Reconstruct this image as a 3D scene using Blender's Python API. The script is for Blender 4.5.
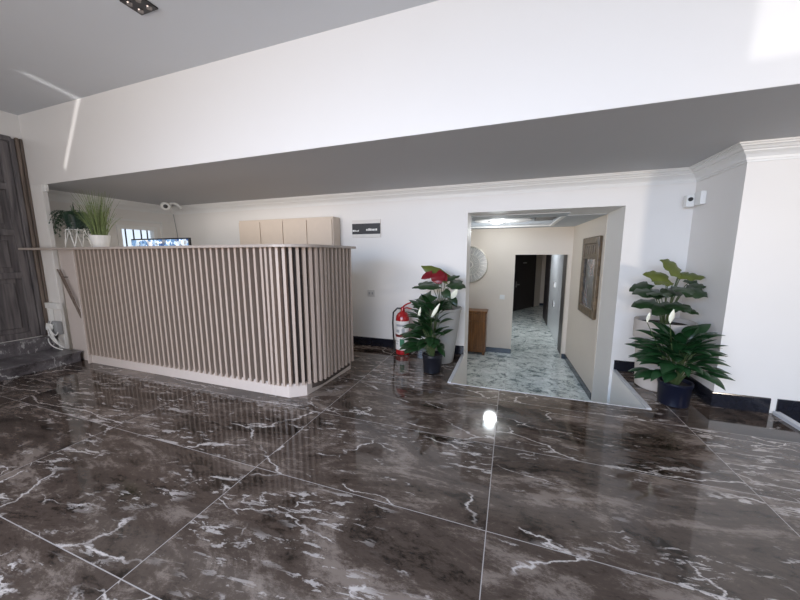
import bpy, bmesh, math, random
from mathutils import Vector, Matrix
S = bpy.context.scene
for o in list(bpy.data.objects): bpy.data.objects.remove(o)
COL = S.collection

# ------------------------------------------------------------------ camera
F_PX, YAW, PITCH, ROLL, EYE = 313.83, 0.33887, 0.14312, -0.00235, 1.4
fw = Vector((-math.sin(YAW)*math.cos(PITCH), math.cos(YAW)*math.cos(PITCH), -math.sin(PITCH)))
rt = Vector((math.cos(YAW), math.sin(YAW), 0)); up = rt.cross(fw)
cr = rt*math.cos(ROLL)+up*math.sin(ROLL); cu = -rt*math.sin(ROLL)+up*math.cos(ROLL)
cam = bpy.data.cameras.new('camera'); camo = bpy.data.objects.new('camera', cam); COL.objects.link(camo)
m = Matrix((cr, cu, -fw)).transposed().to_4x4(); m.translation = (0, 0, EYE); camo.matrix_world = m
cam.sensor_width = 36; cam.lens = F_PX/800*36; cam.clip_start = 0.02
S.camera = camo
def at(px, py, Y):                       # a point of the photograph at depth Y
    d = cr*((px-400)/F_PX) - cu*((py-300)/F_PX) + fw
    return Vector((0, 0, EYE)) + d*(Y/d.y)

# ------------------------------------------------------------------ world, lights, exposure
w = bpy.data.worlds.new('sky'); S.world = w; w.use_nodes = True
bg = w.node_tree.nodes['Background']; bg.inputs[0].default_value = (0.75, 0.86, 1.0, 1); bg.inputs[1].default_value = 1.3
S.view_settings.view_transform = 'Standard'; S.view_settings.look = 'None'
S.view_settings.exposure = 0.13; S.view_settings.gamma = 1; S.view_settings.use_curve_mapping = False
def area(name, loc, direc, sx, sy, power, col, spread=180, roll_axis=None):
    l = bpy.data.lights.new(name, 'AREA'); l.shape = 'RECTANGLE'; l.size = sx; l.size_y = sy
    l.energy = power; l.color = col; l.spread = math.radians(spread)
    o = bpy.data.objects.new(name, l); COL.objects.link(o)
    z = -Vector(direc).normalized()
    if roll_axis is not None:
        x = Vector(roll_axis); x = (x - z*x.dot(z)).normalized(); y = z.cross(x)
        mm = Matrix((x, y, z)).transposed().to_4x4()
    else:
        mm = z.to_track_quat('Z', 'Y').to_matrix().to_4x4()
    mm.translation = loc; o.matrix_world = mm
    return o
area('daylight_sky', (-1.2, -2.55, 2.45), (0.30, 1, -0.62), 5.6, 0.8, 84, (0.50, 0.69, 1.0), 95)
area('daylight_bounce', (-2.2, -2.5, 1.2), (0.16, 1, 0.04), 4.4, 1.5, 78, (1.0, 0.845, 0.725), 130)
area('side_daylight', (3.5, 0.6, 1.9), (-.75, 1, -.05), 0.3, 0.35, 13, (1.0, 0.86, 0.72), 100)
area('rear_area_lamp', (-3.9, 3.2, 2.2), (0, 0.3, -1), 2.6, 0.8, 14, (1.0, 0.93, 0.84), 170)  # area lamp below the soffit behind the desk, facing down
def sheet(name, P, d, axis, sx, sy, power, dist, col=(1, .97, .95), spread=3):
    d = Vector(d).normalized()
    return area(name, Vector(P)-d*dist, d, sx, sy, power, col, spread, axis)
sheet('sun_glint_lamp_right', (1.66, 2.4, 2.88), (0.10, 1, 0.30), (1, 0, 0), 0.95, 0.84, 0.6, 4.3, spread=1.2)  # narrow-beam lamp added to stand in for reflected sunlight on the beam
ga, gb, gc = Vector((-5.12, 2.4, 2.44)), Vector((-4.68, 2.4, 3.14)), Vector((-4.51, 1.9, 3.14))
gd = ((gb-gc)+(gb-ga)*.5).normalized(); gx = (ga-gc)-gd*(ga-gc).dot(gd)
sheet('sun_glint_lamp_left', gc+gx*.5+gd*(gb-gc).dot(gd)*.7, gd, gx, gx.length, 0.06, .11, 2.2, spread=2.0)  # added thin lamp sheet, shaped to draw the reflected-sun streak

# ------------------------------------------------------------------ materials
def new_mat(name):
    mt = bpy.data.materials.new(name); mt.use_nodes = True
    return mt, mt.node_tree, mt.node_tree.nodes['Principled BSDF']
def mat(name, col, rough=.5, metal=0, noise=.06, scale=12, bump=0, emis=0, coat=0, spec=None):
    mt, nt, b = new_mat(name)
    tc = nt.nodes.new('ShaderNodeTexCoord'); n = nt.nodes.new('ShaderNodeTexNoise'); n.inputs['Scale'].default_value = scale
    n.inputs['Detail'].default_value = 4
    nt.links.new(tc.outputs['Object'], n.inputs['Vector'])
    mx = nt.nodes.new('ShaderNodeMix'); mx.data_type = 'RGBA'
    mx.inputs[6].default_value = (*[c*(1-noise) for c in col], 1); mx.inputs[7].default_value = (*[min(1, c*(1+noise)) for c in col], 1)
    nt.links.new(n.outputs['Fac'], mx.inputs[0]); nt.links.new(mx.outputs[2], b.inputs['Base Color'])
    b.inputs['Roughness'].default_value = rough; b.inputs['Metallic'].default_value = metal
    b.inputs['Coat Weight'].default_value = coat
    if spec is not None: b.inputs['Specular IOR Level'].default_value = spec
    if bump:
        bp = nt.nodes.new('ShaderNodeBump'); bp.inputs['Strength'].default_value = bump; bp.inputs['Distance'].default_value = .01
        nt.links.new(n.outputs['Fac'], bp.inputs['Height']); nt.links.new(bp.outputs[0], b.inputs['Normal'])
    if emis:
        b.inputs['Emission Color'].default_value = (*col, 1); b.inputs['Emission Strength'].default_value = emis
    return mt
def wood(name, c1, c2, scale=3, stretch=(8, 8, .6), rough=.45, bump=.15):
    mt, nt, b = new_mat(name)
    tc = nt.nodes.new('ShaderNodeTexCoord'); mp = nt.nodes.new('ShaderNodeMapping'); mp.inputs['Scale'].default_value = stretch
    n = nt.nodes.new('ShaderNodeTexNoise'); n.inputs['Scale'].default_value = scale; n.inputs['Detail'].default_value = 8; n.inputs['Distortion'].default_value = .6
    nt.links.new(tc.outputs['Object'], mp.inputs[0]); nt.links.new(mp.outputs[0], n.inputs['Vector'])
    cr_ = nt.nodes.new('ShaderNodeValToRGB'); cr_.color_ramp.elements[0].position = .3; cr_.color_ramp.elements[1].position = .7
    cr_.color_ramp.elements[0].color = (*c1, 1); cr_.color_ramp.elements[1].color = (*c2, 1)
    nt.links.new(n.outputs['Fac'], cr_.inputs[0]); nt.links.new(cr_.outputs[0], b.inputs['Base Color'])
    b.inputs['Roughness'].default_value = rough
    bp = nt.nodes.new('ShaderNodeBump'); bp.inputs['Strength'].default_value = bump; bp.inputs['Distance'].default_value = .004
    nt.links.new(n.outputs['Fac'], bp.inputs['Height']); nt.links.new(bp.outputs[0], b.inputs['Normal'])
    return mt

def marble(name, dark, mid, light, vein, tile=None, origin=(0, 0), grout=(.5, .45, .43), vscale=1.0, rough=.07, busy=0.0, veinamt=1.0, wide=1.0, aniso=.6, fleckamt=.7, rotz=-.30):
    """veined polished stone; with tile=(w, d) each slab has its own veining and a thin joint"""
    mt, nt, b = new_mat(name); N = nt.nodes; Lk = nt.links.new
    geo = N.new('ShaderNodeNewGeometry'); sep = N.new('ShaderNodeSeparateXYZ'); Lk(geo.outputs['Position'], sep.inputs[0])
    def math_(op, a, bv=None, c=None):
        n = N.new('ShaderNodeMath'); n.operation = op
        for i, v in enumerate((a, bv, c)):
            if v is None: continue
            if isinstance(v, (int, float)): n.inputs[i].default_value = v
            else: Lk(v, n.inputs[i])
        return n.outputs[0]
    def mix(fac, a, bb):
        n = N.new('ShaderNodeMix'); n.data_type = 'RGBA'
        if isinstance(fac, float): n.inputs[0].default_value = fac
        else: Lk(fac, n.inputs[0])
        for i, v in ((6, a), (7, bb)):
            if isinstance(v, tuple): n.inputs[i].default_value = (*v, 1)
            else: Lk(v, n.inputs[i])
        return n.outputs[2]
    def noise(vec, sc, det=6, dist=0, rgh=.5):
        n = N.new('ShaderNodeTexNoise'); n.inputs['Scale'].default_value = sc; n.inputs['Detail'].default_value = det
        n.inputs['Distortion'].default_value = dist; n.inputs['Roughness'].default_value = rgh
        Lk(vec, n.inputs['Vector']); return n.outputs['Fac']
    def ramp(v, p0, p1):
        n = N.new('ShaderNodeMapRange'); n.interpolation_type = 'SMOOTHSTEP'
        n.inputs['From Min'].default_value = p0; n.inputs['From Max'].default_value = p1
        Lk(v, n.inputs['Value']); return n.outputs['Result']
    joint = None; vec = geo.outputs['Position']
    if tile:
        tx = math_('DIVIDE', math_('SUBTRACT', sep.outputs[0], origin[0]), tile[0])
        ty = math_('DIVIDE', math_('SUBTRACT', sep.outputs[1], origin[1]), tile[1])
        ix = math_('FLOOR', tx); iy = math_('FLOOR', ty)
        fx = math_('MULTIPLY', math_('PINGPONG', tx, .5), tile[0]); fy = math_('MULTIPLY', math_('PINGPONG', ty, .5), tile[1])
        # pingpong(.5) is 0 at the joints
        joint = math_('LESS_THAN', math_('MINIMUM', fx, fy), .0022)
        comb = N.new('ShaderNodeCombineXYZ'); Lk(ix, comb.inputs[0]); Lk(iy, comb.inputs[1])
        wn = N.new('ShaderNodeTexWhiteNoise'); Lk(comb.outputs[0], wn.inputs['Vector'])
        sc = N.new('ShaderNodeVectorMath'); sc.operation = 'SCALE'; Lk(wn.outputs['Color'], sc.inputs[0]); sc.inputs['Scale'].default_value = 40
        ad = N.new('ShaderNodeVectorMath'); ad.operation = 'ADD'; Lk(geo.outputs['Position'], ad.inputs[0]); Lk(sc.outputs[0], ad.inputs[1])
        vec = ad.outputs[0]
    mp = N.new('ShaderNodeMapping'); mp.inputs['Scale'].default_value = (aniso*vscale, 1.35*vscale, 1); mp.inputs['Rotation'].default_value = (0, 0, rotz)
    Lk(vec, mp.inputs[0]); v = mp.outputs[0]
    cloud = noise(v, 1.7, 14, .9, .70)
    fine = noise(v, 11, 14, .2, .85)
    region = ramp(noise(v, .8, 3, .3), .40, .60)
    tone = math_('ADD', math_('MULTIPLY', cloud, .62), math_('MULTIPLY', fine, .38))
    c = mix(ramp(tone, .42, .50), dark, mid)
    c = mix(ramp(tone, .51, .59), c, light)
    # flecks gathered in places
    fm = N.new('ShaderNodeMapping'); fm.inputs['Scale'].default_value = (.8, 1.7, 1); fm.inputs['Location'].default_value = (5, 9, 0); Lk(v, fm.inputs[0])
    fleck = math_('MULTIPLY', ramp(noise(fm.outputs[0], 12, 8, .4, .68), .555, .59), ramp(noise(v, 1.1, 4, .3), .50, .58))
    # cracks: edges of warped cells, broken up by masks
    def cracks(sc, wid, lo, hi, seed, warp):
        m2 = N.new('ShaderNodeMapping'); m2.inputs['Location'].default_value = (seed, seed*.7, 0); Lk(v, m2.inputs[0])
        nz = N.new('ShaderNodeTexNoise'); nz.inputs['Scale'].default_value = 2.6; nz.inputs['Detail'].default_value = 8; nz.inputs['Roughness'].default_value = .6; Lk(m2.outputs[0], nz.inputs['Vector'])
        sc_ = N.new('ShaderNodeVectorMath'); sc_.operation = 'SCALE'; Lk(nz.outputs['Color'], sc_.inputs[0]); sc_.inputs['Scale'].default_value = warp
        ad_ = N.new('ShaderNodeVectorMath'); ad_.operation = 'ADD'; Lk(m2.outputs[0], ad_.inputs[0]); Lk(sc_.outputs[0], ad_.inputs[1])
        vo = N.new('ShaderNodeTexVoronoi'); vo.feature = 'DISTANCE_TO_EDGE'; vo.inputs['Scale'].default_value = sc; Lk(ad_.outputs[0], vo.inputs['Vector'])
        line = math_('SUBTRACT', 1.0, ramp(vo.outputs['Distance'], 0.0, wid))
        mask = ramp(noise(m2.outputs[0], sc*1.3, 4, 0, .6), lo, hi)
        return math_('MULTIPLY', line, mask)
    v1 = cracks(.8, .008*wide, .48, .56, 3.1, .35); v2 = cracks(1.7, .013*wide, .53, .60, 11.3, .4); v3 = cracks(4.5, .035*wide, .56, .64, 23.7, .45)
    allv = math_('MINIMUM', math_('ADD', math_('ADD', v1, v2), math_('ADD', math_('MULTIPLY', v3, .6+busy), math_('MULTIPLY', fleck, fleckamt))), 1.0)
    c = mix(math_('MULTIPLY', allv, veinamt), c, vein)
    if joint is not None: c = mix(joint, c, grout)
    Lk(c, b.inputs['Base Color'])
    b.inputs['Roughness'].default_value = rough; b.inputs['Specular IOR Level'].default_value = .6
    return mt

WHITE = mat('white_wall_paint', (.80, .78, .755), .55, noise=.02, scale=3, bump=.02)
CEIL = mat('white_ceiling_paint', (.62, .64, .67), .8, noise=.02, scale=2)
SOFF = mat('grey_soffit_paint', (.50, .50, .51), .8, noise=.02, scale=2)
BEAMW = mat('satin_beam_paint', (.80, .78, .76), .35, noise=.015, scale=2)
CORR = mat('beige_corridor_paint', (.72, .645, .56), .6, noise=.02, scale=3)
TRIMW = mat('white_moulding_paint', (.82, .82, .81), .4, noise=.01)
BASEB = mat('black_baseboard_stone', (.012, .013, .02), .15, noise=.4, scale=20)
SLATE = mat('slate_baseboard', (.045, .06, .08), .25, noise=.2, scale=20)
FLOOR = marble('dark_marble_slabs', (.016, .011, .008), (.078, .056, .044), (.225, .178, .148), (.60, .54, .50), tile=(1.485, .775), origin=(-.06, 1.485), grout=(.42, .38, .36), rough=.06)
STEPM = marble('dark_marble_step', (.05, .045, .05), (.13, .12, .13), (.30, .29, .30), (.6, .6, .6), rough=.3)
MARB = marble('pale_corridor_marble', (.20, .25, .25), (.74, .80, .78), (.92, .95, .94), (.06, .085, .09), tile=(1.2, .6), origin=(0, 0), grout=(.5, .54, .54), vscale=2.1, rough=.10, busy=1.0, veinamt=.9, wide=2.2, aniso=1.2, fleckamt=.5)
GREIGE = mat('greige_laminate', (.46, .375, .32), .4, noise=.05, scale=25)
GAP_SHADE = mat('shade_dark_backing_board', (.07, .055, .048), .6, noise=.08)  # backing darkened: shade between the slats put into its colour
PLINTH = mat('plinth_laminate', (.60, .53, .49), .35, noise=.04)
CAB_A = mat('beige_cabinet_door', (.60, .51, .43), .4, noise=.05)
DOORW = wood('weathered_dark_wood', (.06, .055, .06), (.20, .18, .18), rough=.5)
DOORFR = wood('brown_frame_wood', (.10, .075, .06), (.22, .17, .14), rough=.4)
DARKDOOR = wood('dark_brown_door_wood', (.02, .016, .018), (.04, .032, .034), rough=.4)
BLACKM = mat('black_frame', (.012, .012, .014), .35)
WHITEP = mat('white_plastic', (.82, .82, .80), .35, noise=.02)
GREYP = mat('grey_plastic', (.35, .36, .37), .4)
POTG = mat('grey_planter', (.36, .36, .35), .45, noise=.06)
POTW = mat('cream_planter', (.54, .49, .45), .45, noise=.04)
POTN = mat('navy_nursery_pot', (.004, .006, .018), .35)
POTK = mat('black_nursery_pot', (.008, .009, .014), .3)
SOIL = mat('potting_soil', (.03, .02, .014), .95, noise=.5, scale=60, bump=.6)
LEAFD = mat('dark_green_leaf', (.018, .045, .016), .32, noise=.5, scale=9)
LEAFG = mat('green_leaf', (.010, .042, .013), .35, noise=.5, scale=9)
LEAFO = mat('olive_leaf', (.10, .125, .022), .4, noise=.35, scale=9)
LEAFF = mat('fern_green_leaf', (.035, .085, .045), .45, noise=.4, scale=15)
GRASSM = mat('pale_grass_green', (.20, .26, .10), .5, noise=.5, scale=30)
STEMM = mat('green_brown_stem', (.07, .10, .035), .5)
REDF = mat('red_spathe', (.16, .007, .013), .3, noise=.2)
WHITEF = mat('white_spathe', (.80, .80, .66), .45, noise=.05)
RED = mat('red_enamel', (.36, .010, .014), .25, noise=.05, coat=.5)
RUBBER = mat('black_rubber', (.01, .01, .01), .5)
LABEL = mat('white_label_paper', (.72, .69, .66), .5)
GREENL = mat('green_label_print', (.03, .16, .08), .5)
INK = mat('black_print', (.02, .02, .024), .5)
METAL = mat('brushed_steel', (.6, .6, .6), .3, metal=1)
BRASS = wood('dark_brass_frame', (.05, .032, .015), (.17, .115, .06), scale=9, stretch=(2, 2, 2), rough=.35, bump=.5)
OAK = wood('varnished_brown_wood', (.10, .035, .008), (.30, .13, .04), rough=.3)
PICT = None

# ------------------------------------------------------------------ mesh helpers
class MB:
    def __init__(s): s.bm = bmesh.new()
    def box(s, x0, x1, y0, y1, z0, z1, rot=None):
        vs = [s.bm.verts.new(v) for v in ((x0, y0, z0), (x1, y0, z0), (x1, y1, z0), (x0, y1, z0), (x0, y0, z1), (x1, y0, z1), (x1, y1, z1), (x0, y1, z1))]
        for f in ((3, 2, 1, 0), (4, 5, 6, 7), (0, 1, 5, 4), (1, 2, 6, 5), (2, 3, 7, 6), (3, 0, 4, 7)): s.bm.faces.new([vs[i] for i in f])
        if rot: bmesh.ops.transform(s.bm, matrix=rot, verts=vs)
        return vs
    def prism(s, poly, z0, z1):            # counter-clockwise polygon in plan
        a = [s.bm.verts.new((x, y, z0)) for x, y in poly]; b = [s.bm.verts.new((x, y, z1)) for x, y in poly]
        s.bm.faces.new(a[::-1]); s.bm.faces.new(b)
        n = len(poly)
        for i in range(n): s.bm.faces.new((a[i], a[(i+1) % n], b[(i+1) % n], b[i]))
        return a+b
    def lathe(s, prof, c=(0, 0, 0), seg=32, axis=None, caps=True):
        rings = []
        M = Matrix.Translation(c) @ (Vector(axis).to_track_quat('Z', 'Y').to_matrix().to_4x4() if axis is not None else Matrix())
        for r, z in prof:
            rings.append([s.bm.verts.new(M @ Vector((r*math.cos(2*math.pi*i/seg), r*math.sin(2*math.pi*i/seg), z))) for i in range(seg)])
        for a, b in zip(rings, rings[1:]):
            for i in range(seg): s.bm.faces.new((a[i], a[(i+1) % seg], b[(i+1) % seg], b[i]))
        if caps:
            s.bm.faces.new(rings[0][::-1]); s.bm.faces.new(rings[-1])
    def tube(s, pts, r, seg=8, r1=None):
        pts = [Vector(p) for p in pts]; rings = []; n = len(pts)
        prev = None
        for i, p in enumerate(pts):
            t = (pts[min(i+1, n-1)]-pts[max(i-1, 0)]).normalized()
            if prev is None: a = t.orthogonal().normalized()
            else: a = (prev - t*prev.dot(t)).normalized()
            prev = a; b = t.cross(a)
            rr = r if r1 is None else r+(r1-r)*i/(n-1)
            rings.append([s.bm.verts.new(p+(a*math.cos(2*math.pi*k/seg)+b*math.sin(2*math.pi*k/seg))*rr) for k in range(seg)])
        for a, b in zip(rings, rings[1:]):
            for k in range(seg): s.bm.faces.new((a[k], a[(k+1) % seg], b[(k+1) % seg], b[k]))
        s.bm.faces.new(rings[0][::-1]); s.bm.faces.new(rings[-1])
    def sweep(s, path, prof):              # profile (offset to the right of the path, z) mitred along a plan polyline
        path = [Vector((*p, 0)) for p in path]; rings = []; n = len(path)
        for i, p in enumerate(path):
            d0 = (path[i]-path[i-1]).normalized() if i else None; d1 = (path[i+1]-path[i]).normalized() if i < n-1 else None
            nr = [Vector((d.y, -d.x, 0)) for d in (d0, d1) if d is not None]
            if len(nr) == 2:
                mvec = (nr[0]+nr[1]).normalized(); mvec = mvec/ mvec.dot(nr[0])
            else: mvec = nr[0]
            rings.append([s.bm.verts.new(p+mvec*o+Vector((0, 0, z))) for o, z in prof])
        k = len(prof)
        for a, b in zip(rings, rings[1:]):
            for i in range(k): s.bm.faces.new((a[i], b[i], b[(i+1) % k], a[(i+1) % k]))
        s.bm.faces.new(rings[0]); s.bm.faces.new(rings[-1][::-1])
    def leaf(s, base, tip, width, nrm=(0, -.3, 1), droop=.15, fold=.18, heart=False, seg=9, thick=.0012):
        base = Vector(base); tip = Vector(tip); ax = tip-base; Ln = ax.length; ax.normalize()
        nr = Vector(nrm); nr = (nr-ax*nr.dot(ax)); nr = nr.normalized() if nr.length > 1e-4 else ax.orthogonal().normalized()
        sd = ax.cross(nr)
        rows = []
        for i in range(seg+1):
            t = i/seg
            if heart:
                wv = (math.sin(math.pi*min(1, (t*.86+.14)))**.75)*(1-t*.35) if t < 1 else 0
                back = -.16*Ln*max(0, 1-t*4)
            else:
                wv = math.sin(math.pi*t**.85)**.9 if 0 < t < 1 else 0; back = 0
            if heart and t == 0: wv = .62
            bend = nr*(droop*Ln*4*t*(1-t)*.6)
            c = base+ax*(Ln*t)+bend
            row = []
            for u in (-1, -.55, 0, .55, 1):
                rf = math.sin(t*17+u*2.3+base.x*40)*width*.045*abs(u) if heart else 0
                row.append(c+nr*rf+sd*(u*width*.5*max(wv, .02))+nr*(-abs(u)*abs(u)*fold*width*.5*wv)+ax*(back*abs(u)))
            rows.append(row)
        for side in (0, 1):
            vv = [[s.bm.verts.new(p-nr*thick*side) for p in r] for r in rows]
            for a, b in zip(vv, vv[1:]):
                for k in range(4):
                    f = (a[k], a[k+1], b[k+1], b[k]); s.bm.faces.new(f if side else f[::-1])
            if side == 0: top = vv
            else:
                bd = lambda g: [g[0][k] for k in range(5)]+[g[j][4] for j in range(1, seg+1)]+[g[seg][k] for k in (3, 2, 1, 0)]+[g[j][0] for j in range(seg-1, 0, -1)]
                A, B = bd(top), bd(vv)
                for q in range(len(A)): s.bm.faces.new((A[q], A[(q+1) % len(A)], B[(q+1) % len(A)], B[q]))
    def build(s, name, m, parent=None, smooth=False, bevel=0, loc=None):
        if loc is not None: bmesh.ops.translate(s.bm, verts=s.bm.verts, vec=-Vector(loc))
        me = bpy.data.meshes.new(name); bmesh.ops.recalc_face_normals(s.bm, faces=s.bm.faces); s.bm.to_mesh(me); s.bm.free()
        me.materials.append(m); o = bpy.data.objects.new(name, me); COL.objects.link(o)
        if loc is not None and parent is None: o.location = loc
        if parent: o.parent = parent; 
        if parent is not None and loc is None: o.location = -parent.location if parent.parent is None else o.location
        if smooth:
            for p in me.polygons: p.use_smooth = True
            e = o.modifiers.new('e', 'EDGE_SPLIT'); e.split_angle = math.radians(38)
        if bevel:
            b = o.modifiers.new('b', 'BEVEL'); b.width = bevel; b.segments = 2; b.limit_method = 'ANGLE'
        return o
def thing(name, label, cat, loc, group=None):
    o = bpy.data.objects.new(name, None); COL.objects.link(o); o.location = loc; o.empty_display_size = .1
    o['label'] = label; o['category'] = cat
    if group: o['group'] = group
    return o
def tag(o, label, cat, group=None):
    o['label'] = label; o['category'] = cat
    if group: o['group'] = group
    return o
def struct(name, mb, m, parent=None, **k):
    o = mb.build(name, m, parent, **k)
    if parent is None: o['kind'] = 'structure'
    return o
def sub(name, mb, m, parent, **k):          # a part of a part (its parent already carries the offset)
    o = mb.build(name, m, None, **k); o.parent = parent
    return o
def bez(a, b, c, n=8):
    a, b, c = Vector(a), Vector(b), Vector(c)
    return [a*(1-t)**2+b*2*t*(1-t)+c*t*t for t in [i/n for i in range(n+1)]]

# ------------------------------------------------------------------ the setting
HC, ZB, BWY, BY = 3.145, 2.29, 4.33, 2.40      # main ceiling, soffit, back wall, beam face
XL, XR, YF = -5.93, 3.6, -2.6
LF = -.72                                       # corridor floor
PX0, PX1, PY = -.57, 1.23, 3.29                 # the sunken stair
f = MB()
f.box(-6.15, PX0, YF, BWY+.02, -.12, 0); f.box(PX1, 2.285, YF, BWY+.02, -.12, 0)
f.box(PX0, PX1, YF, PY, -.12, 0); f.box(2.285, XR, YF, 2.6, -.12, 0)
struct('floor', f, FLOOR)
f = MB(); f.box(2.285, XR, 2.6, 3.6, -.29, -.17); struct('floor_lower_right', f, FLOOR)
f = MB()
f.box(-2.6, 1.6, 4.33, 14.8, LF-.1, LF); f.box(PX0, PX1, PY, 4.33, LF-.1, LF)
struct('floor_corridor', f, MARB)
f = MB()
for k in (1, 2, 3): f.box(PX0+.005, PX1-.005, PY, PY+.27*(4-k)*.7, LF, LF+.18*k)
struct('stairs_sunken', f, MARB)
f = MB()                                        # stair-pit walls
f.box(PX0-.1, PX0+.003, PY-.1, BWY, LF, -.125); f.box(PX1-.003, PX1+.1, PY-.1, BWY, LF, -.125); f.box(PX0, PX1, PY-.1, PY+.003, LF, -.125)
f.box(PX0, PX0+.003, PY, BWY, -.125, -.002); f.box(PX1-.003, PX1, PY, BWY, -.125, -.002); f.box(PX0, PX1, PY, PY+.003, -.125, -.003)
struct('wall_stair_pit', f, WHITE)
f = MB()
f.box(PX0-.035, PX0+.004, PY, BWY, -.01, .012); f.box(PX1-.004, PX1+.035, PY, BWY, -.01, .012); f.box(PX0-.035, PX1+.035, PY-.012, PY+.002, -.01, .004)
struct('trim_1', f, mat('pale_edge_trim', (.52, .52, .53), .35), bevel=.003)
f = MB(); f.box(2.235, 2.285, 2.0, 3.545, -.02, .03); struct('trim_2', f, mat('pale_curb_trim', (.62, .63, .66), .35), bevel=.004)
f = MB(); f.box(XL-.2, XR, YF, BY+.1, HC, HC+.1)
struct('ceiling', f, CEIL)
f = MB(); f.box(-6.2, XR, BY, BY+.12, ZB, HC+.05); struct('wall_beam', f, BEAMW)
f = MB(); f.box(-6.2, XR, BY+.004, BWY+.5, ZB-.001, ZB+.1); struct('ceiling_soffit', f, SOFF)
f = MB()                                        # thick back wall with the corridor opening
WT = 5.03
f.box(-6.2, -.57, BWY, 4.72, -.72, ZB); f.box(1.20, XR, BWY, WT, LF, ZB); f.box(-.57, 1.20, BWY, WT, 1.948, ZB)
struct('wall_back', f, WHITE)
f = MB(); f.prism([(1.82,3.56),(1.92,3.66),(1.92,BWY),(1.82,BWY)], -.2, ZB); struct('wall_right', f, WHITE)
f = MB(); f.prism([(1.82,3.56),(XR,3.56),(XR,3.66),(1.92,3.66)], -.2, ZB); struct('wall_right_front', f, WHITE)
f = MB(); f.box(-6.2, -6.1, 2.5, 3.44, 0, ZB); f.box(-6.2, -6.1, 3.98, BWY, 0, ZB); f.box(-6.2, -6.1, 3.44, 3.98, 0, 1.30); f.box(-6.2, -6.1, 3.44, 3.98, 1.86, ZB)
struct('wall_left_rear', f, WHITE)
f = MB(); f.box(-6.2, -5.66, BY, BY+.05, .70, ZB); f.box(-6.2, -5.71, BY+.01, BY+.05, 0, .70); struct('wall_left_pilaster', f, WHITE, bevel=.004)
f = MB()                                        # left wall around the tall doors
f.box(XL-.25, XL, YF, .3, 0, HC); f.box(XL-.25, XL, 2.36, BY, 0, HC); f.box(XL-.25, XL, .3, 2.36, 2.84, HC); f.box(XL-.25, XL, .3, 2.36, 0, .33)
struct('wall_left', f, WHITE)
f = MB(); f.box(XR, XR+.1, YF, 3.6, -.3, HC); struct('wall_far_right', f, WHITE)
f = MB(); f.box(XL, -4.6, YF-.15, YF, 0, HC); f.box(3.2, XR, YF-.15, YF, 0, HC); f.box(-4.6, 3.2, YF-.15, YF, 2.9, HC)
struct('wall_front', f, WHITE)
# corridor shell
RW0, RW1 = Vector((1.195, WT)), Vector((1.125, 6.98))
f = MB(); f.prism([(RW0.x, RW0.y-.0), (RW0.x+.5, RW0.y), (RW1.x+.5, RW1.y), (RW1.x, RW1.y)], LF, 2.3); struct('wall_corridor_right', f, CORR)
f = MB(); f.box(-2.6, .075, 6.98, 7.10, LF, 2.2); f.box(1.055, 1.6, 6.98, 7.10, LF, 2.2); f.box(.075, 1.055, 6.98, 7.10, 1.395, 2.2)
struct('wall_corridor_end', f, CORR)
f = MB(); f.box(-2.7, -2.6, 4.72, 7.1, LF, 2.3); struct('wall_corridor_left', f, CORR)
f = MB()                                        # corridor ceiling with a raised tray
ZC = 1.935; tx0, tx1, ty0, ty1 = -1.5, .70, 5.12, 6.66
f.box(-2.7, tx0, 4.7, 7.0, ZC, ZC+.3); f.box(tx1, 1.7, WT, 7.0, ZC, ZC+.3); f.box(tx0, tx1, 4.7, ty0, ZC, ZC+.3); f.box(tx0, tx1, ty1, 7.0, ZC, ZC+.3)
f.box(tx0, tx1, ty0, ty1, ZC+.10, ZC+.3)
struct('ceiling_corridor', f, mat('corridor_ceiling_paint', (.55, .58, .61), .7))
f = MB(); f.sweep([(tx0, ty1), (tx1, ty1), (tx1, ty0)], [(0, ZC-.006), (.05, ZC-.006), (.05, ZC+.02), (0, ZC+.05)]); struct('trim_3', f, TRIMW)
# second corridor
f = MB(); f.box(1.14, 1.24, 7.10, 11.6, LF, 1.9); struct('wall_hall_right', f, WHITE)
f = MB(); f.box(-.15, -.05, 7.10, 13.0, LF, 1.9); struct('wall_hall_left', f, CORR)
f = MB(); f.box(1.5, 1.6, 11.6, 14.6, LF, 1.9); f.box(1.24, 1.6, 11.6, 11.7, LF, 1.9); struct('wall_hall_recess', f, CORR)
HA, HB = Vector((.05, 12.25)), Vector((1.20, 14.25))
hd = (HB-HA).normalized()
f = MB(); f.prism([HA[:], HB[:], (HB.x-.3, HB.y+.3), (HA.x-.3, HA.y+.3)], LF, 1.9); f.box(1.15, 1.6, 14.25, 14.4, LF, 1.9); struct('wall_hall_end', f, CORR)
f = MB(); f.box(-.2, 1.7, 7.0, 14.6, 1.85, 2.0); struct('ceiling_hall', f, WHITE)
# mouldings and baseboards
cp = [(0, 0), (0, -.135), (.010, -.135), (.010, -.118), (.020, -.118), (.024, -.100), (.040, -.080), (.066, -.060), (.066, -.050), (.082, -.046), (.094, -.030), (.112, -.024), (.112, -.014), (.135, -.014), (.135, 0)]
f = MB(); f.sweep([(-6.1, 2.6), (-6.1, BWY), (1.82, BWY), (1.82, 3.56), (XR, 3.56)], [(a, ZB+b) for a, b in cp]); struct('trim_4', f, TRIMW)
bb = [(0, 0), (.012, 0), (.012, .12), (.008, .128), (0, .128)]
f = MB(); f.sweep([(-6.1, BWY), (-.575, BWY)], bb); f.sweep([(1.235, BWY), (1.82, BWY)], bb); struct('baseboard_back', f, BASEB)
f = MB(); f.sweep([(1.82, BWY), (1.82, 3.56), (2.215, 3.56)], [(a, b*1.08) for a, b in bb]); struct('baseboard_right', f, BASEB)
f = MB(); f.sweep([(2.262, 3.56), (XR, 3.56)], [(0, -.17), (.012, -.17), (.012, .14), (0, .14)]); struct('baseboard_lower_right', f, BASEB)
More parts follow.
